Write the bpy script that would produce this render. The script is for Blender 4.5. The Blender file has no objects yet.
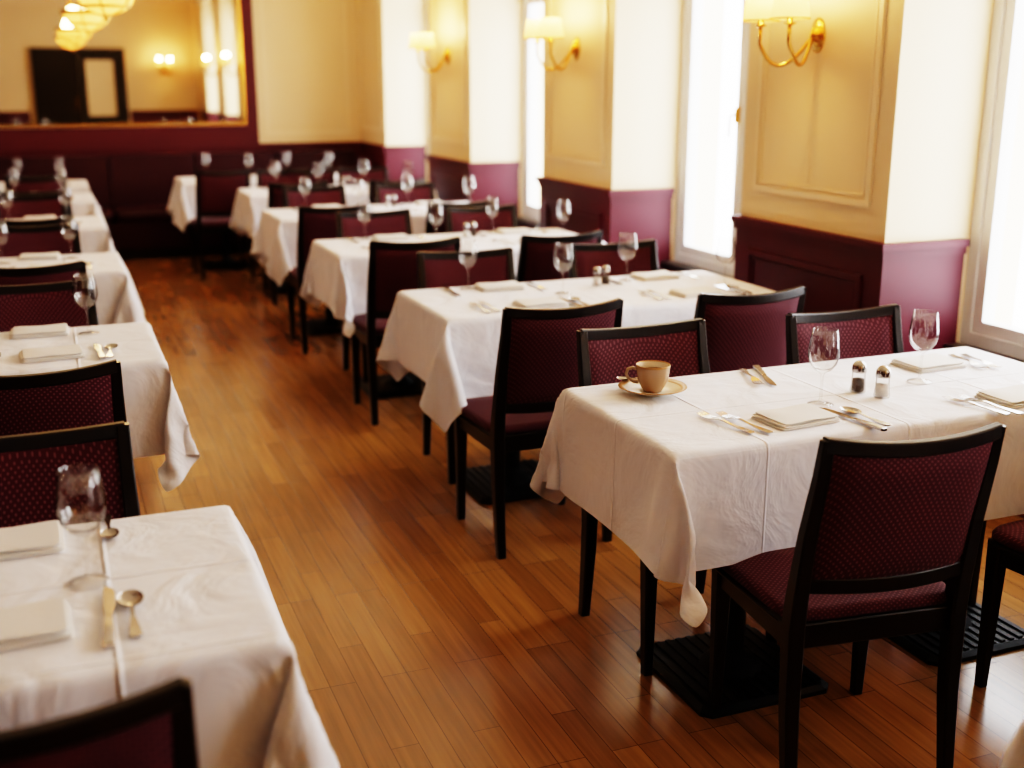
import bpy, math, random
from mathutils import Vector, Matrix
random.seed(7)
S = bpy.context.scene
pi = math.pi

# ------------------------------------------------------------------ materials
def newmat(name):
    m = bpy.data.materials.new(name); m.use_nodes = True
    nt = m.node_tree
    for n in list(nt.nodes): nt.nodes.remove(n)
    out = nt.nodes.new('ShaderNodeOutputMaterial')
    return m, nt, out
def N(nt, t, **kw):
    n = nt.nodes.new(t)
    for k, v in kw.items(): setattr(n, k, v)
    return n
def L(nt, a, b): nt.links.new(a, b)
def principled(name, col, rough=0.5, metal=0.0, noise=0.0, nscale=8.0, bump=0.0, bscale=60.0, spec=0.5, sheen=0.0, coat=0.0, col2=None, trans=0.0):
    m, nt, out = newmat(name)
    p = N(nt, 'ShaderNodeBsdfPrincipled')
    p.inputs['Base Color'].default_value = (*col, 1)
    p.inputs['Roughness'].default_value = rough
    p.inputs['Metallic'].default_value = metal
    p.inputs['Specular IOR Level'].default_value = spec
    p.inputs['Sheen Weight'].default_value = sheen
    p.inputs['Coat Weight'].default_value = coat
    L(nt, p.outputs[0], out.inputs[0])
    tc = N(nt, 'ShaderNodeTexCoord')
    if noise > 0 or col2:
        nz = N(nt, 'ShaderNodeTexNoise'); nz.inputs['Scale'].default_value = nscale; nz.inputs['Detail'].default_value = 4
        L(nt, tc.outputs['Object'], nz.inputs['Vector'])
        mx = N(nt, 'ShaderNodeMix', data_type='RGBA')
        mx.inputs[6].default_value = (*col, 1)
        c2 = col2 if col2 else tuple(c * (1 - noise) for c in col)
        mx.inputs[7].default_value = (*c2, 1)
        L(nt, nz.outputs[0], mx.inputs[0]); L(nt, mx.outputs[2], p.inputs['Base Color'])
    if bump > 0:
        nb = N(nt, 'ShaderNodeTexNoise'); nb.inputs['Scale'].default_value = bscale; nb.inputs['Detail'].default_value = 3
        L(nt, tc.outputs['Object'], nb.inputs['Vector'])
        b = N(nt, 'ShaderNodeBump'); b.inputs['Strength'].default_value = bump; b.inputs['Distance'].default_value = 0.004
        L(nt, nb.outputs[0], b.inputs['Height']); L(nt, b.outputs[0], p.inputs['Normal'])
    return m
def math_(nt, op, a, b=None):
    n = N(nt, 'ShaderNodeMath', operation=op)
    for i, v in enumerate((a, b)):
        if v is None: continue
        if isinstance(v, (int, float)): n.inputs[i].default_value = v
        else: L(nt, v, n.inputs[i])
    return n.outputs[0]

M_cream = principled('cream_paint', (0.77, 0.60, 0.385), 0.6, noise=0.06, nscale=2, bump=0.05, bscale=120, spec=0.3)
M_creamtrim = principled('cream_trim_paint', (0.80, 0.64, 0.43), 0.45, noise=0.04)
M_burg = principled('burgundy_paint', (0.080, 0.0090, 0.019), 0.5, noise=0.15, nscale=5, spec=0.3)
M_ceil = principled('ceiling_paint', (0.76, 0.65, 0.47), 0.7, noise=0.04)
M_white = principled('white_window_paint', (0.78, 0.78, 0.77), 0.35, noise=0.03)
M_sill = principled('dark_stone_sill', (0.02, 0.018, 0.018), 0.3, noise=0.4, nscale=40)
M_wood = principled('espresso_wood', (0.010, 0.005, 0.0035), 0.33, noise=0.5, nscale=14, spec=0.35)
M_iron = principled('black_cast_iron', (0.006, 0.006, 0.007), 0.5, noise=0.3, nscale=60, bump=0.2, bscale=200, spec=0.3)
M_tabletop = principled('table_wood', (0.12, 0.06, 0.03), 0.5, noise=0.3)
M_napkin = principled('napkin_linen', (0.72, 0.70, 0.665), 0.85, noise=0.05, bump=0.25, bscale=400, sheen=0.2)
M_steel = principled('cutlery_steel', (0.45, 0.43, 0.42), 0.18, metal=1.0, noise=0.05)
M_brass = principled('polished_brass', (0.74, 0.42, 0.11), 0.22, metal=1.0, noise=0.1)
M_cup = principled('tan_glazed_ceramic', (0.38, 0.26, 0.165), 0.22, noise=0.15, nscale=20, coat=0.4)
M_cupw = principled('cream_glazed_ceramic', (0.74, 0.65, 0.51), 0.2, noise=0.05, coat=0.4)
M_gold = principled('gold_brown_rim', (0.36, 0.19, 0.06), 0.3, metal=0.3, noise=0.1)
M_coffee = principled('coffee', (0.30, 0.17, 0.08), 0.2, noise=0.2, nscale=30)
M_salt = principled('salt_grains', (0.75, 0.73, 0.7), 0.8, noise=0.1)
M_pepper = principled('pepper_grains', (0.12, 0.09, 0.07), 0.8, noise=0.5, nscale=300)
M_banq = principled('burgundy_vinyl', (0.040, 0.006, 0.012), 0.5, noise=0.2, spec=0.3)

def mk_mirror():
    m, nt, out = newmat('mirror_silver')
    g = N(nt, 'ShaderNodeBsdfGlossy'); g.inputs['Roughness'].default_value = 0.015
    g.inputs['Color'].default_value = (0.94, 0.88, 0.78, 1)
    L(nt, g.outputs[0], out.inputs[0]); return m
M_mirror = mk_mirror()

def mk_glass(name, tint, edge, base=0.07, amp=0.6):
    m, nt, out = newmat(name)
    t = N(nt, 'ShaderNodeBsdfTransparent'); 
    g = N(nt, 'ShaderNodeBsdfGlossy'); g.inputs['Roughness'].default_value = 0.01
    lw = N(nt, 'ShaderNodeLayerWeight'); lw.inputs['Blend'].default_value = 0.5
    cr = N(nt, 'ShaderNodeValToRGB')
    cr.color_ramp.elements[0].color = (*tint, 1); cr.color_ramp.elements[0].position = 0.55
    cr.color_ramp.elements[1].color = (*edge, 1); cr.color_ramp.elements[1].position = 0.95
    L(nt, lw.outputs['Facing'], cr.inputs[0]); L(nt, cr.outputs[0], t.inputs[0])
    mx = N(nt, 'ShaderNodeMixShader')
    f = math_(nt, 'ADD', math_(nt, 'MULTIPLY', math_(nt, 'POWER', lw.outputs['Facing'], 4.0), amp), base)
    L(nt, f, mx.inputs[0])
    L(nt, t.outputs[0], mx.inputs[1]); L(nt, g.outputs[0], mx.inputs[2]); L(nt, mx.outputs[0], out.inputs[0])
    return m
M_glass = mk_glass('thin_crystal_glass', (0.985, 0.985, 0.98), (0.36, 0.34, 0.32), 0.08, 0.6)
M_pane = mk_glass('window_pane_glass', (0.99, 0.99, 0.99), (0.97, 0.98, 0.98), 0.03, 0.4)

def mk_shade(name, col, strength):
    m, nt, out = newmat(name)
    d = N(nt, 'ShaderNodeBsdfDiffuse'); d.inputs[0].default_value = (0.62, 0.42, 0.19, 1)
    tl = N(nt, 'ShaderNodeBsdfTranslucent'); tl.inputs[0].default_value = (0.75, 0.50, 0.20, 1)
    a = N(nt, 'ShaderNodeMixShader'); a.inputs[0].default_value = 0.5
    L(nt, d.outputs[0], a.inputs[1]); L(nt, tl.outputs[0], a.inputs[2])
    e = N(nt, 'ShaderNodeEmission'); e.inputs[0].default_value = (*col, 1); e.inputs[1].default_value = strength
    s = N(nt, 'ShaderNodeAddShader'); L(nt, a.outputs[0], s.inputs[0]); L(nt, e.outputs[0], s.inputs[1])
    L(nt, s.outputs[0], out.inputs[0]); return m
M_shade = mk_shade('lit_fabric_shade', (1.0, 0.60, 0.20), 1.1)
M_bowl = mk_shade('lit_alabaster', (1.0, 0.56, 0.18), 0.9)

def mk_floor():
    m, nt, out = newmat('oak_strip_floor')
    p = N(nt, 'ShaderNodeBsdfPrincipled'); L(nt, p.outputs[0], out.inputs[0])
    tc = N(nt, 'ShaderNodeTexCoord')
    mp = N(nt, 'ShaderNodeMapping'); mp.inputs['Rotation'].default_value = (0, 0, pi / 2)
    L(nt, tc.outputs['Object'], mp.inputs[0])
    br = N(nt, 'ShaderNodeTexBrick'); br.offset = 0.37; br.offset_frequency = 3
    br.inputs['Color1'].default_value = (0.36, 0.175, 0.056, 1)
    br.inputs['Color2'].default_value = (0.25, 0.113, 0.034, 1)
    br.inputs['Mortar'].default_value = (0.09, 0.037, 0.013, 1)
    br.inputs['Scale'].default_value = 1; br.inputs['Mortar Size'].default_value = 0.0011
    br.inputs['Mortar Smooth'].default_value = 0.2
    br.inputs['Brick Width'].default_value = 0.56; br.inputs['Row Height'].default_value = 0.072
    L(nt, mp.outputs[0], br.inputs[0])
    mg = N(nt, 'ShaderNodeMapping'); mg.inputs['Scale'].default_value = (60, 2.5, 1)
    L(nt, tc.outputs['Object'], mg.inputs[0])
    nz = N(nt, 'ShaderNodeTexNoise'); nz.inputs['Scale'].default_value = 1; nz.inputs['Detail'].default_value = 5
    L(nt, mg.outputs[0], nz.inputs[0])
    mr = N(nt, 'ShaderNodeMapRange'); mr.inputs[1].default_value = 0.3; mr.inputs[2].default_value = 0.7
    mr.inputs[3].default_value = 0.8; mr.inputs[4].default_value = 1.15
    L(nt, nz.outputs[0], mr.inputs[0])
    mx = N(nt, 'ShaderNodeMix', data_type='RGBA', blend_type='MULTIPLY'); mx.inputs[0].default_value = 1
    L(nt, br.outputs['Color'], mx.inputs[6]); L(nt, mr.outputs[0], mx.inputs[7])
    L(nt, mx.outputs[2], p.inputs['Base Color'])
    n2 = N(nt, 'ShaderNodeTexNoise'); n2.inputs['Scale'].default_value = 3
    L(nt, tc.outputs['Object'], n2.inputs[0])
    m2 = N(nt, 'ShaderNodeMapRange'); m2.inputs[3].default_value = 0.15; m2.inputs[4].default_value = 0.30
    L(nt, n2.outputs[0], m2.inputs[0]); L(nt, m2.outputs[0], p.inputs['Roughness'])
    p.inputs['Specular IOR Level'].default_value = 0.6
    b = N(nt, 'ShaderNodeBump'); b.inputs['Strength'].default_value = 0.25; b.inputs['Distance'].default_value = 0.002; b.invert = True
    L(nt, br.outputs['Fac'], b.inputs['Height']); L(nt, b.outputs[0], p.inputs['Normal'])
    return m
M_floor = mk_floor()

def mk_cloth():
    m, nt, out = newmat('white_tablecloth_linen')
    p = N(nt, 'ShaderNodeBsdfPrincipled'); L(nt, p.outputs[0], out.inputs[0])
    p.inputs['Base Color'].default_value = (0.79, 0.80, 0.85, 1); p.inputs['Roughness'].default_value = 0.75
    p.inputs['Sheen Weight'].default_value = 0.15
    tc = N(nt, 'ShaderNodeTexCoord'); sp = N(nt, 'ShaderNodeSeparateXYZ'); L(nt, tc.outputs['Object'], sp.inputs[0])
    def crease(o, per, off):
        v = math_(nt, 'PINGPONG', math_(nt, 'ADD', o, off), per / 2)
        r = N(nt, 'ShaderNodeMapRange'); r.interpolation_type = 'SMOOTHSTEP'
        r.inputs[1].default_value = 0; r.inputs[2].default_value = 0.007; r.inputs[3].default_value = 1; r.inputs[4].default_value = 0
        L(nt, v, r.inputs[0]); return r.outputs[0]
    c1 = crease(sp.outputs[0], 0.42, 0.05); c2 = crease(sp.outputs[1], 0.31, 0.02)
    c = math_(nt, 'MAXIMUM', c1, c2)
    nz = N(nt, 'ShaderNodeTexNoise'); nz.inputs['Scale'].default_value = 6; nz.inputs['Detail'].default_value = 4
    nz.inputs['Distortion'].default_value = 0.6
    L(nt, tc.outputs['Object'], nz.inputs[0])
    h = math_(nt, 'ADD', math_(nt, 'MULTIPLY', c, 0.8), math_(nt, 'MULTIPLY', nz.outputs[0], 4.2))
    b = N(nt, 'ShaderNodeBump'); b.inputs['Strength'].default_value = 0.8; b.inputs['Distance'].default_value = 0.006
    L(nt, h, b.inputs['Height']); L(nt, b.outputs[0], p.inputs['Normal'])
    return m
M_cloth = mk_cloth()

def mk_uph():
    m, nt, out = newmat('burgundy_dotted_upholstery')
    p = N(nt, 'ShaderNodeBsdfPrincipled'); L(nt, p.outputs[0], out.inputs[0])
    p.inputs['Roughness'].default_value = 0.75; p.inputs['Sheen Weight'].default_value = 0.05; p.inputs['Specular IOR Level'].default_value = 0.25
    tc = N(nt, 'ShaderNodeTexCoord'); sp = N(nt, 'ShaderNodeSeparateXYZ'); L(nt, tc.outputs['Object'], sp.inputs[0])
    k = 2 * pi / 0.0145
    yz = math_(nt, 'ADD', sp.outputs[1], sp.outputs[2])
    sx = math_(nt, 'SINE', math_(nt, 'MULTIPLY', sp.outputs[0], k))
    sy = math_(nt, 'SINE', math_(nt, 'MULTIPLY', yz, k))
    pr = math_(nt, 'MULTIPLY', sx, sy)
    r = N(nt, 'ShaderNodeMapRange'); r.inputs[1].default_value = 0.35; r.inputs[2].default_value = 0.65
    L(nt, pr, r.inputs[0])
    mx = N(nt, 'ShaderNodeMix', data_type='RGBA')
    mx.inputs[6].default_value = (0.056, 0.0070, 0.015, 1); mx.inputs[7].default_value = (0.14, 0.048, 0.060, 1)
    L(nt, r.outputs[0], mx.inputs[0]); L(nt, mx.outputs[2], p.inputs['Base Color'])
    return m
M_uph = mk_uph()

# ------------------------------------------------------------------ mesh builder
class MB:
    def __init__(s): s.v = []; s.f = []; s.m = []; s.sm = []; s.mats = []
    def mi(s, mat):
        if mat not in s.mats: s.mats.append(mat)
        return s.mats.index(mat)
    def add(s, vs, fs, mat, smooth=False, T=None):
        o = len(s.v); k = s.mi(mat)
        for p in vs:
            p = Vector(p)
            if T is not None: p = T(p) if callable(T) else T @ p
            s.v.append(p)
        for f in fs: s.f.append([i + o for i in f]); s.m.append(k); s.sm.append(smooth)
    def box(s, x0, x1, y0, y1, z0, z1, mat, T=None):
        vs = [(x0,y0,z0),(x1,y0,z0),(x1,y1,z0),(x0,y1,z0),(x0,y0,z1),(x1,y0,z1),(x1,y1,z1),(x0,y1,z1)]
        s.add(vs, [(0,3,2,1),(4,5,6,7),(0,1,5,4),(1,2,6,5),(2,3,7,6),(3,0,4,7)], mat, T=T)
    def sweep(s, path, secs, mode, mat, ch=0.25, T=None, smooth=False):
        vs = []; n = 8
        for (p, (a, b)) in zip(path, secs):
            c = min(a, b) * ch
            pts = [(a, b - c), (a - c, b), (-a + c, b), (-a, b - c), (-a, -b + c), (-a + c, -b), (a - c, -b), (a, -b + c)]
            for (u, w) in pts:
                d = {'z': (u, w, 0), 'x': (0, u, w), 'y': (u, 0, w)}[mode]
                vs.append((p[0] + d[0], p[1] + d[1], p[2] + d[2]))
        fs = []
        for i in range(len(path) - 1):
            for j in range(n):
                fs.append((i*n + j, i*n + (j+1) % n, (i+1)*n + (j+1) % n, (i+1)*n + j))
        fs.append(tuple(range(n))[::-1]); fs.append(tuple((len(path)-1)*n + j for j in range(n)))
        s.add(vs, fs, mat, smooth, T)
    def lathe(s, prof, mat, n=24, T=None, smooth=True, pleat=0):
        vs = []; fs = []
        for (r, z) in prof:
            for j in range(n):
                a = 2 * pi * j / n
                rr = r * (1 + (pleat if j % 2 else 0))
                vs.append((rr * math.cos(a), rr * math.sin(a), z))
        for i in range(len(prof) - 1):
            for j in range(n):
                fs.append((i*n + j, i*n + (j+1) % n, (i+1)*n + (j+1) % n, (i+1)*n + j))
        s.add(vs, fs, mat, smooth, T)
    def tube(s, path, r, mat, n=10, T=None):
        P = [Vector(p) for p in path]; vs = []; fs = []
        if not isinstance(r, (list, tuple)): r = [r] * len(P)
        t0 = (P[1] - P[0]).normalized()
        up = Vector((0, 0, 1)) if abs(t0.z) < 0.9 else Vector((1, 0, 0))
        nrm = t0.cross(up).normalized()
        for i, p in enumerate(P):
            t = (P[min(i+1, len(P)-1)] - P[max(i-1, 0)]).normalized()
            nrm = (nrm - t * nrm.dot(t)).normalized(); bn = t.cross(nrm)
            for j in range(n):
                a = 2 * pi * j / n
                vs.append(p + (nrm * math.cos(a) + bn * math.sin(a)) * r[i])
        for i in range(len(P) - 1):
            for j in range(n): fs.append((i*n + j, i*n + (j+1) % n, (i+1)*n + (j+1) % n, (i+1)*n + j))
        fs.append(tuple(range(n))[::-1]); fs.append(tuple((len(P)-1)*n + j for j in range(n)))
        s.add(vs, fs, mat, True, T)
    def pad(s, cx, cy, z0, hx, hy, t, mat, dome=0.0, e=8, n=48, soft=0.03, T=None):
        base = []
        for j in range(n):
            a = 2 * pi * j / n; c, d = math.cos(a), math.sin(a)
            base.append((math.copysign(abs(c) ** (2/e), c), math.copysign(abs(d) ** (2/e), d)))
        q = min(hx, hy)
        lv = [(-soft, 0), (0, 0.3*t), (0, 0.65*t), (-soft*0.5, 0.93*t), (-soft*1.5, t), (-q*0.45, t + dome*0.7), (-q*0.8, t + dome)]
        vs = []; fs = []
        for (ins, z) in lv:
            for (u, w) in base: vs.append((cx + u*(hx+ins), cy + w*(hy+ins), z0 + z))
        for i in range(len(lv) - 1):
            for j in range(n): fs.append((i*n + j, i*n + (j+1) % n, (i+1)*n + (j+1) % n, (i+1)*n + j))
        fs.append(tuple((len(lv)-1)*n + j for j in range(n))); fs.append(tuple(range(n))[::-1])
        s.add(vs, fs, mat, True, T)
    def mesh(s, name):
        me = bpy.data.meshes.new(name)
        me.from_pydata([tuple(p) for p in s.v], [], s.f)
        for m in s.mats: me.materials.append(m)
        me.polygons.foreach_set('material_index', s.m)
        me.polygons.foreach_set('use_smooth', s.sm)
        me.update(); return me
def place(me, name, loc=(0, 0, 0), rz=0.0, sc=1.0, parent=None):
    o = bpy.data.objects.new(name, me); S.collection.objects.link(o)
    o.location = loc; o.rotation_euler = (0, 0, rz); o.scale = (sc, sc, sc)
    if parent: o.parent = parent
    return o

# ------------------------------------------------------------------ room shell
XW, XG = 2.92, 3.36      # pier face, window plane
XL, YB, YR, ZC = -2.7, 11.5, -1.7, 3.1
piers = [(-1.15, -0.15), (1.2, 2.2), (3.53, 4.53), (5.85, 6.85), (8.2, 9.2), (10.55, YB)]
wins = [(-0.15, 1.2), (2.2, 3.53), (4.53, 5.85), (6.85, 8.2), (9.2, 10.55)]
ZW0, ZW1 = 0.58, 2.72
b = MB(); b.box(XL-0.2, 3.6, YR-0.2, YB+0.2, -0.1, 0, M_floor); place(b.mesh('floor'), 'floor')
b = MB(); b.box(XL-0.2, 3.6, YR-0.2, YB+0.2, ZC, ZC+0.1, M_ceil); place(b.mesh('ceiling'), 'ceiling')
b = MB()
b.box(XW, 3.6, YR, -1.15+0.0, 0, ZC, M_cream)
for (a, c) in piers: b.box(XW, 3.6, a, c, 0, ZC, M_cream)
for (a, c) in wins:
    b.box(XG-0.06, 3.6, a, c, 0, ZW0-0.03, M_cream)
    b.box(XG-0.06, 3.6, a, c, ZW1, ZC, M_cream)
place(b.mesh('wall_right'), 'wall_right')
b = MB(); b.box(XL-0.2, 3.6, YB, YB+0.2, 0, ZC, M_cream); place(b.mesh('wall_back'), 'wall_back')
b = MB(); b.box(XL-0.2, XL, YR, YB, 0, ZC, M_burg); place(b.mesh('wall_left'), 'wall_left')  # out of view; dark burgundy chosen to cut light bounced from the left
b = MB(); b.box(XL-0.2, 3.6, YR-0.2, YR, 0, ZC, M_cream); place(b.mesh('wall_front'), 'wall_front')

def frame_x(b, x, y0, y1, z0, z1, w, d, mat, sgn=-1):   # moulding frame on plane x (thickness toward sgn)
    xa, xb = sorted((x, x + sgn*d))
    b.box(xa, xb, y0, y1, z0, z0+w, mat); b.box(xa, xb, y0, y1, z1-w, z1, mat)
    b.box(xa, xb, y0, y0+w, z0+w, z1-w, mat); b.box(xa, xb, y1-w, y1, z0+w, z1-w, mat)
def frame_y(b, y, x0, x1, z0, z1, w, d, mat, sgn=-1):
    ya, yb = sorted((y, y + sgn*d))
    b.box(x0, x1, ya, yb, z0, z0+w, mat); b.box(x0, x1, ya, yb, z1-w, z1, mat)
    b.box(x0, x0+w, ya, yb, z0+w, z1-w, mat); b.box(x1-w, x1, ya, yb, z0+w, z1-w, mat)

# right wainscot + cap + panel mouldings
WZ = 0.97
b = MB()
for (a, c) in piers:
    c2 = min(c, YB)
    ya, yc = a - 0.012, min(c2 + 0.012, YB)
    b.box(XW-0.012, XG-0.06, ya, yc, 0, WZ, M_burg)
    b.box(XW-0.035, XG-0.06, a-0.035, min(c2+0.035, YB), WZ, WZ+0.028, M_burg)
    b.box(XW-0.022, XG-0.06, a-0.022, min(c2+0.022, YB), WZ-0.03, WZ, M_burg)
    b.box(XW-0.026, XG-0.06, a-0.026, min(c2+0.026, YB), 0, 0.12, M_burg)
    if c2 - a > 0.5:
        frame_x(b, XW-0.012, a+0.1, c2-0.1, 0.2, 0.86, 0.025, 0.012, M_burg)
        frame_x(b, XW-0.012, a+0.135, c2-0.135, 0.235, 0.825, 0.01, 0.007, M_burg)
for (a, c) in wins:
    b.box(XG-0.075, XG-0.055, a, c, 0, ZW0-0.04, M_burg)
    frame_x(b, XG-0.075, a+0.1, c-0.1, 0.1, 0.48, 0.02, 0.01, M_burg)
place(b.mesh('trim_1'), 'trim_1')
# cream panel mouldings on the piers
b = MB()
for (a, c) in piers:
    if c - a > 0.5:
        frame_x(b, XW, a+0.1, c-0.1, 1.12, 2.85, 0.028, 0.010, M_creamtrim)
        frame_x(b, XW, a+0.138, c-0.138, 1.158, 2.812, 0.01, 0.006, M_creamtrim)
place(b.mesh('trim_2'), 'trim_2')
# crown mouldings
b = MB()
for k, (d, z) in enumerate([(0.14, 0.035), (0.10, 0.08), (0.05, 0.13)]):
    for (a, c) in piers: b.box(XW-d, XW, a, c, ZC-z, ZC, M_creamtrim)
    for (a, c) in wins: b.box(XW-d, XW+0.02, a, c, ZC-z, ZC, M_creamtrim)
    b.box(XL, XW, YB-d, YB, ZC-z, ZC, M_creamtrim)
    b.box(XL, XW, YR, YR+d, ZC-z, ZC, M_creamtrim)
    b.box(XL, XL+d, YR, YB, ZC-z, ZC, M_creamtrim)
place(b.mesh('trim_3'), 'trim_3')

# sills
for i, (a, c) in enumerate(wins):
    b = MB(); b.box(XG-0.12, XG+0.02, a+0.002, c-0.002, ZW0-0.03, ZW0, M_sill); place(b.mesh('sill'), 'window_sill')
# windows
for i, (a, c) in enumerate(wins):
    b = MB()
    def fr(y0, y1, z0, z1, w, xa, xb):
        b.box(xa, xb, y0, y1, z0, z0+w, M_white); b.box(xa, xb, y0, y1, z1-w, z1, M_white)
        b.box(xa, xb, y0, y0+w, z0+w, z1-w, M_white); b.box(xa, xb, y1-w, y1, z0+w, z1-w, M_white)
    fr(a, c, ZW0, ZW1, 0.05, XG-0.03, XG+0.07)
    mid = (a + c) / 2; zt = 2.2
    b.box(XG-0.01, XG+0.07, mid-0.03, mid+0.03, ZW0+0.05, ZW1-0.05, M_white)
    b.box(XG-0.012, XG+0.068, a+0.05, c-0.05, zt-0.03, zt+0.03, M_white)
    for (y0, y1) in ((a+0.05, mid-0.03), (mid+0.03, c-0.05)):
        fr(y0, y1, ZW0+0.05, zt-0.03, 0.05, XG-0.02, XG+0.04)
        fr(y0, y1, zt+0.03, ZW1-0.05, 0.04, XG-0.02, XG+0.04)
        for (pz0, pz1) in ((ZW0+0.09, zt-0.06), (zt+0.06, ZW1-0.08)):
            b.add([(XG+0.01, y0+0.03, pz0), (XG+0.01, y1-0.03, pz0), (XG+0.01, y1-0.03, pz1), (XG+0.01, y0+0.03, pz1)], [(0,1,2,3)], M_pane)
    # handle
    b.box(XG-0.04, XG-0.02, mid+0.045, mid+0.07, 1.38, 1.46, M_brass)
    b.tube([(XG-0.04, mid+0.057, 1.42), (XG-0.07, mid+0.057, 1.42), (XG-0.072, mid+0.06, 1.40), (XG-0.072, mid+0.062, 1.31)], 0.008, M_brass)
    place(b.mesh('window'), 'window_%d' % (i+1))

# back wall : wainscot, mirror surround, cream panel
b = MB()
MX0, MX1, MZ0, MZ1 = -2.0, 1.78, 1.20, 2.75
b.box(XL, XW, YB-0.02, YB, 0, WZ, M_burg)
b.box(XL, XW-0.03, YB-0.04, YB, WZ, WZ+0.028, M_burg)
b.box(XL, XW-0.02, YB-0.035, YB, 0, 0.12, M_burg)
b.box(XL, MX1+0.13, YB-0.03, YB, WZ+0.028, MZ0-0.03, M_burg)
b.box(MX1+0.02, MX1+0.13, YB-0.03, YB, MZ0-0.03, MZ1+0.2, M_burg)
b.box(XL, MX0-0.03, YB-0.03, YB, MZ0-0.03, MZ1+0.2, M_burg)
b.box(MX0-0.03, MX1+0.02, YB-0.03, YB, MZ1+0.03, MZ1+0.2, M_burg)
x = XL + 0.1
while x < 2.6:
    frame_y(b, YB-0.02, x, x+0.75, 0.2, 0.86, 0.022, 0.012, M_burg); x += 0.85
place(b.mesh('trim_4'), 'trim_4')
b = MB()
frame_y(b, YB, MX1+0.2, XW-0.1, 1.07, 2.85, 0.028, 0.014, M_creamtrim)
frame_y(b, YB, MX1+0.235, XW-0.135, 1.105, 2.815, 0.01, 0.008, M_creamtrim)
place(b.mesh('trim_5'), 'trim_5')
b = MB()
b.box(MX0, MX1, YB-0.018, YB-0.002, MZ0, MZ1, M_mirror)
frame_y(b, YB, MX0-0.02, MX1+0.02, MZ0-0.02, MZ1+0.02, 0.022, 0.036, M_brass)
place(b.mesh('wall_mirror'), 'wall_mirror')
# left and front wainscot
b = MB()
b.box(XL, XL+0.02, YR, YB-0.05, 0, WZ, M_burg); b.box(XL, XL+0.04, YR, YB-0.05, WZ, WZ+0.028, M_burg)
y = YR + 0.3
while y < YB - 1.2:
    frame_x(b, XL+0.02, y, y+1.1, 0.2, 0.86, 0.022, 0.012, M_burg, 1)
    frame_x(b, XL, y, y+1.1, 1.12, 2.85, 0.028, 0.014, M_burg, 1); y += 1.25
place(b.mesh('trim_6'), 'trim_6')
b = MB()
for (xa, xb) in ((XL, -0.25), (1.6, XW)):
    b.box(xa, xb, YR, YR+0.02, 0, WZ, M_burg); b.box(xa, xb, YR, YR+0.04, WZ, WZ+0.028, M_burg)
place(b.mesh('trim_7'), 'trim_7')
# entrance double door on front wall (seen in the mirror)
b = MB()
Y0 = YR + 0.004
frame_y(b, Y0, -0.15, 1.56, 0.0, 2.18, 0.11, 0.08, M_wood, 1)
for (xa, xb) in ((-0.04, 0.70), (0.71, 1.45)):
    frame_y(b, Y0, xa, xb, 0.11, 2.07, 0.11, 0.05, M_wood, 1)
    b.box(xa+0.11, xb-0.11, Y0, Y0+0.03, 0.22, 0.9, M_wood)
b.box(0.07, 0.59, Y0, Y0+0.03, 0.9, 1.96, M_wood)
b.box(0.82, 1.34, Y0+0.004, Y0+0.02, 0.9, 1.96, M_cream)  # lit glass of the right leaf, its light painted as a cream panel
b.tube([(0.62, YR+0.09, 1.0), (0.62, YR+0.09, 1.25)], 0.01, M_brass)
b.box(0.605, 0.635, YR+0.04, YR+0.09, 1.0, 1.02, M_brass); b.box(0.605, 0.635, YR+0.04, YR+0.09, 1.23, 1.25, M_brass)
place(b.mesh('door_1'), 'door_1')

# banquette along back wall
b = MB()
b.box(XL+0.1, XW-0.1, YB-0.50, YB-0.06, 0.0, 0.10, M_wood)
b.box(XL+0.1, XW-0.1, YB-0.52, YB-0.06, 0.10, 0.34, M_banq)
x = XL + 0.1
nseg = 7; wseg = (XW - 0.1 - XL - 0.1) / nseg
for i in range(nseg):
    b.pad(x + wseg/2, YB-0.31, 0.34, wseg/2-0.004, 0.23, 0.11, M_banq, dome=0.02, soft=0.02)
    b.box(x+0.006, x+wseg-0.006, YB-0.16, YB-0.055, 0.45, 0.92, M_banq); x += wseg
place(b.mesh('banquette'), 'banquette')

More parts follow.
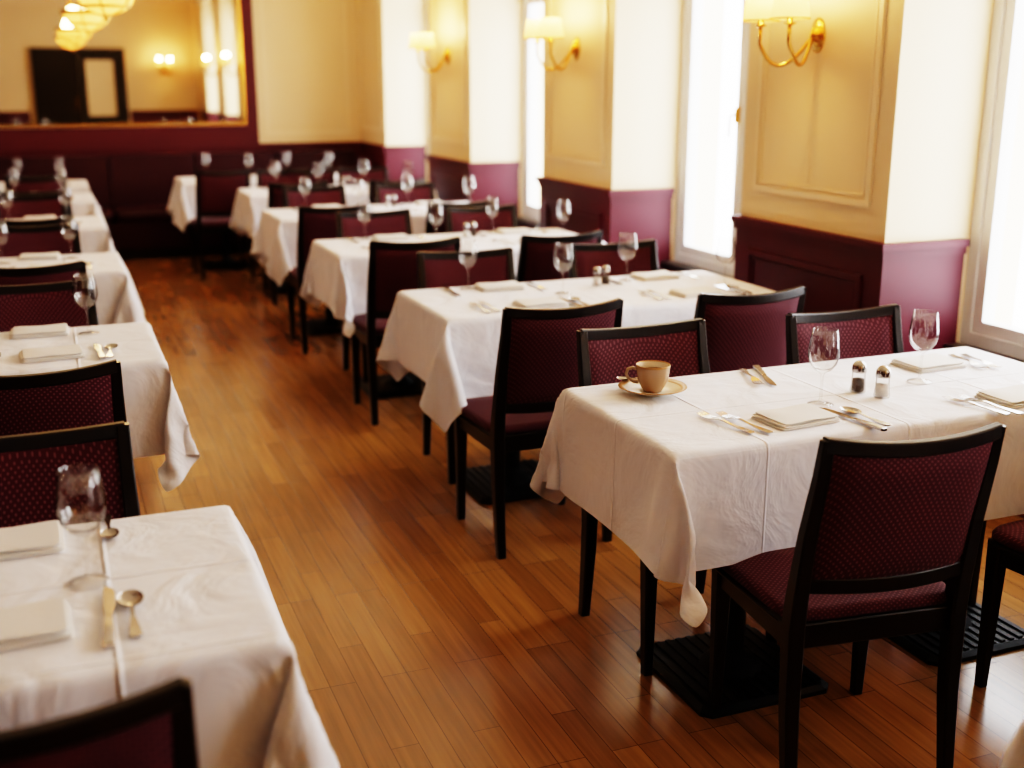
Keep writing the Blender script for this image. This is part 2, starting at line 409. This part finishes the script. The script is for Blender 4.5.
# ------------------------------------------------------------------ tablecloth (simulated drape)
TLX, TLY, OV, ZT = 1.45, 0.65, 0.30, 0.76
def cloth_mesh(seed):
    st = 0.025
    nx = int(round((TLX + 2*OV) / st)); ny = int(round((TLY + 2*OV) / st))
    rnd = random.Random(seed)
    vs = []
    for j in range(ny + 1):
        for i in range(nx + 1):
            x = -TLX/2 - OV + i*st; y = -TLY/2 - OV + j*st
            ins = abs(x) <= TLX/2 + 1e-4 and abs(y) <= TLY/2 + 1e-4
            z = ZT if ins else ZT + 0.004*math.sin(x*9+seed)*math.cos(y*8+seed) + rnd.uniform(-.001, .001)
            vs.append((x, y, z))
    fs = [(j*(nx+1)+i, j*(nx+1)+i+1, (j+1)*(nx+1)+i+1, (j+1)*(nx+1)+i) for j in range(ny) for i in range(nx)]
    me = bpy.data.meshes.new('cloth_src'); me.from_pydata(vs, [], fs); me.update()
    o = bpy.data.objects.new('cloth_src', me); S.collection.objects.link(o)
    vg = o.vertex_groups.new(name='pin')
    vg.add([k for k, v in enumerate(vs) if abs(v[0]) <= TLX/2 + 1e-4 and abs(v[1]) <= TLY/2 + 1e-4], 1.0, 'REPLACE')
    cb = MB(); cb.box(-TLX/2+0.008, TLX/2-0.008, -TLY/2+0.008, TLY/2-0.008, 0.2, ZT-0.01, M_tabletop)
    co = place(cb.mesh('col'), 'col'); co.modifiers.new('c', 'COLLISION')
    co.collision.thickness_outer = 0.004
    md = o.modifiers.new('cloth', 'CLOTH'); s = md.settings
    s.quality = 6; s.mass = 0.25; s.tension_stiffness = 20; s.compression_stiffness = 20; s.shear_stiffness = 8
    s.bending_stiffness = 0.35; s.air_damping = 2.0; s.vertex_group_mass = 'pin'
    md.collision_settings.use_collision = True; md.collision_settings.distance_min = 0.004
    md.collision_settings.use_self_collision = False
    md.point_cache.frame_start = 1; md.point_cache.frame_end = 70
    for f in range(1, 71):
        S.frame_set(f)
    dg = bpy.context.evaluated_depsgraph_get()
    res = bpy.data.meshes.new_from_object(o.evaluated_get(dg))
    bpy.data.objects.remove(o); bpy.data.objects.remove(co)
    S.frame_set(1)
    for p in res.polygons: p.use_smooth = True
    res.materials.clear(); res.materials.append(M_cloth); res.name = 'tablecloth'
    return res
cloths = [cloth_mesh(1), cloth_mesh(5)]

# ------------------------------------------------------------------ table
b = MB()
b.box(-TLX/2+0.012, TLX/2-0.012, -TLY/2+0.012, TLY/2-0.012, 0.722, 0.75, M_tabletop)
for cx in (-0.37, 0.37):
    T = Matrix.Translation((cx, -0.06, 0))
    b.sweep([(0,0,0.0),(0,0,0.012),(0,0,0.022)], [(0.20,0.20),(0.20,0.20),(0.185,0.185)], 'z', M_iron, T=T, ch=0.12)
    for k in range(11):
        xx = -0.165 + k*0.033
        b.box(xx-0.007, xx+0.007, -0.18, 0.18, 0.02, 0.028, M_iron, T=T)
    b.lathe([(0.09,0.022),(0.07,0.045),(0.04,0.06),(0.035,0.08),(0.035,0.66),(0.05,0.69),(0.05,0.70)], M_iron, 20, T=T)
    b.box(-0.19, 0.19, -0.025, 0.025, 0.695, 0.722, M_iron, T=T); b.box(-0.025, 0.025, -0.19, 0.19, 0.695, 0.722, M_iron, T=T)
ME_table = b.mesh('dining_table')

# ------------------------------------------------------------------ chair (faces +Y, back top at y=0)
def chair_mesh():
    b = MB()
    for sx in (-1, 1):
        x = 0.205 * sx
        b.sweep([(x, 0.050, 0), (x, 0.073, 0.22), (x, 0.080, 0.42), (x, 0.072, 0.50), (x*0.995, 0.045, 0.66), (x*0.985, 0.012, 0.80), (x*0.985, -0.003, 0.885)],
                [(0.014, 0.015), (0.018, 0.020), (0.020, 0.024), (0.019, 0.022), (0.017, 0.017), (0.015, 0.014), (0.014, 0.011)], 'z', M_wood)
        xf = 0.207 * sx
        b.sweep([(xf, 0.448, 0), (xf, 0.444, 0.25), (xf, 0.442, 0.425)], [(0.013, 0.013), (0.018, 0.018), (0.022, 0.022)], 'z', M_wood)
        b.sweep([(xf, 0.09, 0.40), (xf, 0.44, 0.395)], [(0.012, 0.030), (0.012, 0.030)], 'y', M_wood)
    b.sweep([(-0.205, 0.446, 0.395), (0.205, 0.446, 0.395)], [(0.012, 0.030)]*2, 'x', M_wood)
    b.sweep([(-0.20, 0.086, 0.40), (0.20, 0.086, 0.40)], [(0.012, 0.030)]*2, 'x', M_wood)
    # cushion
    def tp(p): return Vector((p.x * (0.93 + 0.10 * (p.y - 0.08) / 0.42), p.y, p.z))
    b.pad(0, 0.275, 0.424, 0.233, 0.195, 0.038, M_uph, dome=0.022, e=9, soft=0.012, T=tp)
    b.pad(0, 0.275, 0.418, 0.236, 0.198, 0.008, M_wood, e=9, soft=0.002, T=tp)
    def yb(z):  # rake of backrest
        pts = [(0.50, 0.072), (0.66, 0.045), (0.80, 0.012), (0.885, -0.003)]
        for (a, c), (d, e) in zip(pts, pts[1:]):
            if z <= d: return c + (e - c) * (z - a) / (d - a)
        return pts[-1][1]
    def bow(x): return -0.028 * (1 - (x / 0.205) ** 2)
    n = 16
    for (zc, hz, dip, hy) in ((0.874, 0.016, 0.014, 0.012), (0.535, 0.018, 0.006, 0.012)):
        path = []; secs = []
        for i in range(n + 1):
            x = -0.206 + 0.412 * i / n
            path.append((x, yb(zc) + bow(x), zc - dip * (1 - (x/0.204)**2))); secs.append((hy, hz))
        b.sweep(path, secs, 'x', M_wood, smooth=False)
    # upholstered panel, both faces
    nx, nz = 14, 12; vs = []
    for side in (1, -1):
        for j in range(nz + 1):
            z = 0.545 + (0.862 - 0.545) * j / nz
            for i in range(nx + 1):
                x = -0.193 + 0.386 * i / nx
                e = min(1, min(i, nx - i) / 1.2) * min(1, min(j, nz - j) / 1.2)
                th = 0.006 + 0.010 * math.sqrt(e)
                zz = z - 0.013 * (1 - (x/0.204)**2) * (j / nz)
                vs.append((x, yb(z) + bow(x) + side * th, zz))
    fs = []; o2 = (nx+1)*(nz+1)
    for j in range(nz):
        for i in range(nx):
            a = j*(nx+1)+i; q = (a, a+1, a+nx+2, a+nx+1)
            fs.append(q[::-1]); fs.append(tuple(k + o2 for k in q))
    b.add(vs, fs, M_uph, True)
    return b.mesh('dining_chair')
ME_chair = chair_mesh()

# ------------------------------------------------------------------ tableware
b = MB()
b.lathe([(0.0,0.003),(0.020,0.0035),(0.0335,0.0015),(0.034,0.0),(0.0345,0.002),(0.020,0.006),(0.006,0.010),(0.0038,0.020),(0.0035,0.06),(0.0042,0.082),(0.010,0.089),(0.024,0.097),
         (0.035,0.112),(0.0405,0.132),(0.0405,0.150),(0.037,0.178),(0.033,0.205),(0.0322,0.2055),(0.0318,0.205),(0.0358,0.178),(0.0392,0.150),(0.0390,0.132),(0.0335,0.113),(0.022,0.0995),(0.0,0.094)], M_glass, 28)
ME_glass = b.mesh('wine_glass')

def handle(b, L0, w0, w1):
    b.sweep([(0,L0,0.004),(0,L0+0.004,0.0045),(0,L0+0.03,0.0045),(0,L0+0.075,0.006),(0,L0+0.105,0.009)],
            [(w0*0.6,0.0012),(w0,0.0016),(w0*0.85,0.0016),(w1,0.0016),(w1,0.0018)], 'y', M_steel)
b = MB(); handle(b, -0.1, 0.0105, 0.0035)
b.sweep([(0,0.003,0.009),(0,0.018,0.010),(0,0.034,0.008),(0,0.046,0.006)], [(0.0035,0.0016),(0.006,0.0013),(0.0125,0.0011),(0.013,0.0010)], 'y', M_steel)
for xx in (-0.011, -0.0037, 0.0037, 0.011):
    b.sweep([(xx,0.045,0.006),(xx,0.070,0.005),(xx*0.95,0.095,0.009)], [(0.0022,0.001),(0.0019,0.001),(0.0010,0.0007)], 'y', M_steel)
ME_fork = b.mesh('dinner_fork')
b = MB(); handle(b, -0.1, 0.0105, 0.0035)
rings = [(1.0,0.0095),(0.96,0.0078),(0.8,0.0045),(0.55,0.0022),(0.25,0.0012),(0.02,0.001)]
for off in (0, 0.0008):
    T = Matrix.Translation((0, 0.036, off)) @ Matrix.Diagonal((1, 1.55, 1, 1))
    b.lathe([(0.0215*r, z) for r, z in rings], M_steel, 28, T=T)
ME_spoon = b.mesh('table_spoon')
b = MB()
b.sweep([(0,-0.115,0.005),(0,-0.110,0.0055),(0,-0.05,0.0055),(0,-0.01,0.005),(0,-0.004,0.005)], [(0.006,0.003),(0.0095,0.004),(0.0085,0.004),(0.0065,0.0035),(0.006,0.002)], 'y', M_steel)
b.sweep([(0,-0.004,0.005),(0.001,0.03,0.005),(0.001,0.075,0.005),(-0.001,0.100,0.005),(-0.005,0.113,0.005)], [(0.006,0.0009),(0.0095,0.0008),(0.0105,0.0008),(0.008,0.0007),(0.002,0.0005)], 'y', M_steel)
ME_knife = b.mesh('table_knife')
# napkin folded
b = MB()
for k, (dx, dy, sx, sy) in enumerate([(0,0,0.094,0.068),(0.003,-0.002,0.091,0.065),(-0.003,0.003,0.089,0.061),(0.002,0.0,0.087,0.062)]):
    def tw(p, k=k): return Vector((p.x, p.y, p.z + 0.0014*math.sin(p.x*45+p.y*20+k)*k/3))
    b.pad(dx, dy, 0.0042*k, sx, sy, 0.0040, M_napkin, dome=0.0010, e=16, soft=0.0025, T=tw)
ME_napkin = b.mesh('folded_napkin')
# shakers
def shaker(fill, nm):
    b = MB()
    b.lathe([(0.0,0.001),(0.019,0.0),(0.020,0.004),(0.018,0.02),(0.0165,0.045),(0.017,0.055)], M_glass, 10, smooth=False)
    b.lathe([(0.0,0.004),(0.016,0.004),(0.0155,0.018),(0.0145,0.034),(0.0,0.036)], fill, 10)
    b.lathe([(0.0182,0.052),(0.0185,0.056),(0.0175,0.066),(0.0165,0.070),(0.012,0.077),(0.006,0.080),(0.0,0.0805)], M_steel, 20)
    return b.mesh(nm)
ME_salt = shaker(M_salt, 'salt_shaker'); ME_pepper = shaker(M_pepper, 'pepper_shaker')
# cup and saucer
b = MB()
b.lathe([(0.0,0.004),(0.022,0.004),(0.028,0.0),(0.030,0.001),(0.029,0.005),(0.050,0.008),(0.078,0.018)], M_cupw, 40)
b.lathe([(0.078,0.018),(0.081,0.0195),(0.080,0.021),(0.066,0.0163)], M_gold, 40)
b.lathe([(0.066,0.0163),(0.050,0.0115),(0.027,0.008),(0.0,0.008)], M_cupw, 40)
ME_saucer = b.mesh('saucer')
b = MB()
b.lathe([(0.0,0.002),(0.022,0.002),(0.024,0.0),(0.025,0.003),(0.030,0.010),(0.038,0.028),(0.042,0.050),(0.0435,0.064)], M_cup, 36)
b.lathe([(0.0435,0.064),(0.0440,0.068),(0.0430,0.069),(0.0415,0.066)], M_gold, 36)
b.lathe([(0.0415,0.066),(0.040,0.048),(0.036,0.028),(0.028,0.012),(0.0,0.008)], M_cupw, 36)
b.lathe([(0.0,0.052),(0.0400,0.052)], M_coffee, 36)
b.tube([(0.041,0,0.056),(0.052,0,0.060),(0.064,0,0.056),(0.068,0,0.044),(0.062,0,0.032),(0.050,0,0.024),(0.037,0,0.022)], [0.004,0.0045,0.0045,0.004,0.004,0.004,0.0045], M_cup)
ME_cup = b.mesh('coffee_cup')

ZTOP = ZT + 0.0015
def item(me, name, x, y, rz=0.0, z=0.0, sc=1.0): return place(me, name, (x, y, ZTOP + z), rz, sc)

# ------------------------------------------------------------------ tables
def table(x0, yb, k, flip=False):
    cx, cy = x0 + TLX/2, yb - TLY/2
    place(ME_table, 'dining_table', (cx, cy, 0))
    o = place(cloths[k % 2], 'tablecloth', (cx, cy, 0), pi if flip else 0)
    sm = o.modifiers.new('sub', 'SUBSURF'); sm.levels = 1; sm.render_levels = 1
def chair(x, y, rz, far=False):
    place(ME_chair, 'dining_chair', (x, y, 0), rz + (pi if far else 0))
j = lambda a: random.uniform(-a, a)

X0 = 1.28
RY = [(2.86, X0), (4.52, X0), (6.17, X0), (7.80, 1.29), (9.40, 1.37), (10.72, 1.02)]
for i, (yb, x0) in enumerate(RY):
    table(x0, yb, i)
table(1.32, 1.13, 1)
chair(2.38, 1.28, 0, True)
# T1 chairs
chair(1.63, 1.83, -0.12); chair(2.46, 1.72, 0.05)
chair(1.61, 3.00, 0.02, True); chair(2.32, 2.97, 0.0, True)
for yb, x0 in RY[1:]:
    chair(x0 + .26 + j(.03), yb - 1.10 + j(.03), j(.05)); chair(x0 + .99 + j(.03), yb - 1.14 + j(.03), j(.05))
    if yb < 10.5:
        chair(x0 + .38 + j(.03), yb + 0.15 + j(.01), j(.04), True); chair(x0 + 1.06 + j(.03), yb + 0.15 + j(.01), j(.04), True)
XR = 0.28; XL0 = XR - TLX
LY = [2.28, 4.25, 6.10, 7.80, 9.45, 10.72]
for i, yb in enumerate(LY):
    table(XL0, yb, i + 1, True)
    chair(-0.10 + j(.02), (1.33 if i == 0 else yb - 1.15), j(.03)); chair(-0.82 + j(.02), (1.33 if i == 0 else yb - 1.15), j(.03))
    if yb < 10.5:
        chair(-0.12 + j(.02), yb + 0.22, j(.03), True); chair(-0.82 + j(.02), yb + 0.2, j(.03), True)

# ---- T1 tableware
item(ME_saucer, 'saucer', 1.485, 2.70, 0, 0, 1.17)
item(ME_cup, 'coffee_cup', 1.485, 2.70, 2.75, 0.0098, 1.08)
item(ME_spoon, 'teaspoon', 1.46, 2.775, 1.2, 0.024, 0.62)
item(ME_glass, 'wine_glass', 1.85, 2.44); item(ME_glass, 'wine_glass', 2.26, 2.535)
item(ME_pepper, 'pepper_shaker', 2.025, 2.51, 0, 0, 1.1); item(ME_salt, 'salt_shaker', 2.05, 2.44, 0, 0, 1.1)
item(ME_fork, 'dinner_fork', 1.515, 2.375, 0.18); item(ME_fork, 'dinner_fork', 1.56, 2.36, 0.15)
item(ME_napkin, 'folded_napkin', 1.705, 2.345, 0.10)
item(ME_knife, 'table_knife', 1.835, 2.29, 0.12); item(ME_spoon, 'table_spoon', 1.875, 2.305, 0.1)
item(ME_fork, 'dinner_fork', 1.83, 2.74, pi-0.3); item(ME_knife, 'table_knife', 1.875, 2.74, pi-0.35)
item(ME_napkin, 'folded_napkin', 2.415, 2.68, 0.05)
item(ME_fork, 'dinner_fork', 2.55, 2.66, pi-0.2); item(ME_fork, 'dinner_fork', 2.59, 2.65, pi-0.2)
item(ME_fork, 'dinner_fork', 2.215, 2.27, 0.2); item(ME_fork, 'dinner_fork', 2.255, 2.26, 0.15)
item(ME_napkin, 'folded_napkin', 2.38, 2.29, 0.05); item(ME_knife, 'table_knife', 2.52, 2.30, 0)
# other right tables
for t, (yb, X0) in enumerate(RY[1:]):
    q = 0.0 if t == 0 else 0.02
    for (dx, dy) in ((.28,-.09),(.60,-.33),(.98,-.15),(1.30,-.42)):
        item(ME_glass, 'wine_glass', X0+dx+j(q), yb+dy+j(q))
    item(ME_salt, 'salt_shaker', X0+.81, yb-.21); item(ME_pepper, 'pepper_shaker', X0+.86, yb-.19)
    for (dx, dy) in ((.41,-.12),(1.13,-.13),(.42,-.52),(1.10,-.54)):
        item(ME_napkin, 'folded_napkin', X0+dx+j(.005), yb+dy+j(.01), j(.08))
    for cx in (.36, 1.08):
        item(ME_fork, 'dinner_fork', X0+cx-.14, yb-.50+j(.01), j(.05)); item(ME_fork, 'dinner_fork', X0+cx-.18, yb-.50+j(.01), j(.05))
        item(ME_knife, 'table_knife', X0+cx+.18, yb-.52+j(.01), j(.05)); item(ME_spoon, 'table_spoon', X0+cx+.22, yb-.51+j(.01), j(.05))
        item(ME_fork, 'dinner_fork', X0+cx+.20, yb-.16, pi+j(.05)); item(ME_knife, 'table_knife', X0+cx-.17, yb-.14, pi+j(.05))
# left tables
item(ME_glass, 'wine_glass', -0.005, 1.97)
item(ME_knife, 'table_knife', 0.02, 1.815, -0.05); item(ME_spoon, 'table_spoon', 0.056, 1.82, 0.0)
item(ME_spoon, 'teaspoon', 0.04, 2.20, pi, 0, 0.8)
item(ME_napkin, 'folded_napkin', -0.135, 2.19, 0.02); item(ME_napkin, 'folded_napkin', -0.13, 1.82, 0.03)
item(ME_glass, 'wine_glass', -0.45, 2.02); item(ME_napkin, 'folded_napkin', -0.82, 1.82); item(ME_napkin, 'folded_napkin', -0.82, 2.19)
for yb in LY[1:]:
    for (dx, dy) in ((-.215,-.17),(-.53,-.24),(-.95,-.3),(-1.22,-.25)):
        item(ME_glass, 'wine_glass', XR+dx+j(.01), yb+dy+j(.02))
    for (dx, dy) in ((-.36,-.10),(-.33,-.47),(-1.06,-.11),(-1.05,-.50)):
        item(ME_napkin, 'folded_napkin', XR+dx+j(.01), yb+dy+j(.01), j(.08))
    item(ME_knife, 'table_knife', XR-.19, yb-.46, j(.1)); item(ME_spoon, 'table_spoon', XR-.155, yb-.46, j(.1))
    item(ME_fork, 'dinner_fork', XR-.49, yb-.48, j(.1)); item(ME_fork, 'dinner_fork', XR-.53, yb-.48, j(.1))

# ------------------------------------------------------------------ sconces
def sconce_mesh():   # wall at x=0, extends to -x ; z=0 backplate centre
    b = MB()
    R = Matrix.Rotation(-pi/2, 4, 'Y')
    T = R @ Matrix.Diagonal((1.5, 1, 1, 1))
    b.lathe([(0.045,0.0),(0.045,0.006),(0.036,0.012),(0.030,0.014),(0.022,0.026),(0.012,0.036),(0.0,0.038)], M_brass, 24, T=T)
    for s in (-1, 1):
        P = []
        for k in range(17):
            t = k / 16
            P.append((-0.03 - 0.18*min(1, t*1.15)**0.9, s*(0.100*math.sin(min(1, t*1.1)*pi/2)), -0.125*math.sin(t*pi)**0.8 + 0.035*t*t))
        b.tube(P, 0.0078, M_brass)
        T = Matrix.Translation((-0.21, s*0.100, 0.035))
        b.lathe([(0.0,-0.022),(0.009,-0.016),(0.006,-0.006),(0.024,0.002),(0.026,0.006),(0.012,0.006),(0.011,0.05),(0.0,0.052)], M_brass, 18, T=T)
        b.lathe([(0.008,0.05),(0.016,0.075),(0.012,0.1),(0.0,0.11)], M_bowl, 12, T=T)
        b.lathe([(0.076,0.02),(0.056,0.130)], M_shade, 40, T=T, pleat=0.018)
        b.lathe([(0.0775,0.018),(0.0775,0.024)], M_brass, 30, T=T); b.lathe([(0.0575,0.128),(0.0570,0.132)], M_brass, 30, T=T)
    return b.mesh('sconce')
ME_sc = sconce_mesh()
def sconce(x, y, z, rz=0):
    e = bpy.data.objects.new('wall_sconce', None); S.collection.objects.link(e)
    e.location = (x, y, z); e.rotation_euler = (0, 0, rz)
    place(ME_sc, 'sconce_body', parent=e)
    for s in (-1, 1):
        l = bpy.data.lights.new('sconce_bulb', 'POINT'); l.energy = 8; l.color = (1.0, 0.58, 0.22); l.shadow_soft_size = 0.03
        lo = bpy.data.objects.new('bulb', l); S.collection.objects.link(lo); lo.parent = e
        lo.location = (-0.21, s*0.100, 0.19)
for (a, c) in piers[1:5]:
    sconce(XW, (a + c)/2, 1.77)
sconce(2.3, YR, 1.79, -pi/2)
for y in (2.0, 7.0): sconce(XL, y, 1.79, pi)

# ------------------------------------------------------------------ pendants
def pendant_mesh():
    b = MB()
    b.lathe([(0.0,-0.105),(0.05,-0.10),(0.10,-0.08),(0.145,-0.045),(0.172,0.0),(0.18,0.025),(0.172,0.025),(0.165,0.0),(0.138,-0.04),(0.09,-0.073),(0.0,-0.095)], M_bowl, 40)
    b.lathe([(0.180,0.010),(0.190,0.018),(0.190,0.042),(0.178,0.046),(0.178,0.010)], M_brass, 40)
    b.lathe([(0.128,-0.060),(0.136,-0.066),(0.141,-0.054),(0.133,-0.050)], M_brass, 40)
    b.lathe([(0.0,-0.145),(0.010,-0.138),(0.016,-0.124),(0.008,-0.114),(0.030,-0.108),(0.034,-0.102),(0.0,-0.100)], M_brass, 16)
    for k in range(6):
        a = 2*pi*k/6 + 0.3; ca, sa = math.cos(a), math.sin(a)
        b.tube([(r*ca, r*sa, z) for r, z in ((0.02,-0.106),(0.052,-0.103),(0.102,-0.083),(0.148,-0.047),(0.176,0.0),(0.184,0.02))], 0.0045, M_brass, 8)
    for k in range(3):
        a = 2*pi*k/3 + 0.3
        b.tube([(0.18*math.cos(a), 0.18*math.sin(a), 0.035), (0.02*math.cos(a), 0.02*math.sin(a), 0.36)], 0.004, M_brass, 8)
    b.lathe([(0.0,0.35),(0.028,0.355),(0.03,0.37),(0.012,0.39),(0.008,0.42),(0.008,0.98),(0.05,1.00),(0.06,1.03),(0.0,1.035)], M_brass, 20)
    return b.mesh('pendant')
ME_p = pendant_mesh()
for (x, y) in ((0.39, 7.4), (0.37, 9.8)):
    e = bpy.data.objects.new('pendant_bowl_lamp', None); S.collection.objects.link(e); e.location = (x, y, 2.065)
    place(ME_p, 'bowl', parent=e)
    l = bpy.data.lights.new('pendant_bulb', 'POINT'); l.energy = 30; l.color = (1.0, 0.64, 0.30); l.shadow_soft_size = 0.09
    lo = bpy.data.objects.new('bulb', l); S.collection.objects.link(lo); lo.parent = e; lo.location = (0, 0, 0.16)

# ------------------------------------------------------------------ world + portals
w = bpy.data.worlds.new('overcast_sky'); S.world = w; w.use_nodes = True
bg = w.node_tree.nodes['Background']; bg.inputs[0].default_value = (0.95, 0.965, 1.0, 1); bg.inputs[1].default_value = 12.5
for (a, c) in wins:
    l = bpy.data.lights.new('sky_portal', 'AREA'); l.shape = 'RECTANGLE'; l.size = ZW1-ZW0; l.size_y = c-a
    l.cycles.is_portal = True
    o = bpy.data.objects.new('sky_portal', l); S.collection.objects.link(o)
    o.location = (XG+0.12, (a+c)/2, (ZW0+ZW1)/2); o.rotation_euler = (0, pi/2, 0)

# ------------------------------------------------------------------ camera
cam = bpy.data.cameras.new('camera'); co = bpy.data.objects.new('camera', cam); S.collection.objects.link(co)
co.location = (0, 0, 1.6); co.rotation_euler = (math.radians(90-14.85), 0, math.radians(-21.6))
cam.sensor_width = 36; cam.lens = 1150/1024*36; cam.clip_start = 0.05
cam.dof.use_dof = True; cam.dof.focus_distance = 2.9; cam.dof.aperture_fstop = 1.8
S.camera = co
S.view_settings.view_transform = 'Filmic'
for lk in ('Filmic - Very High Contrast', 'Very High Contrast'):
    try:
        S.view_settings.look = lk; break
    except Exception: pass
S.view_settings.exposure = 0.25
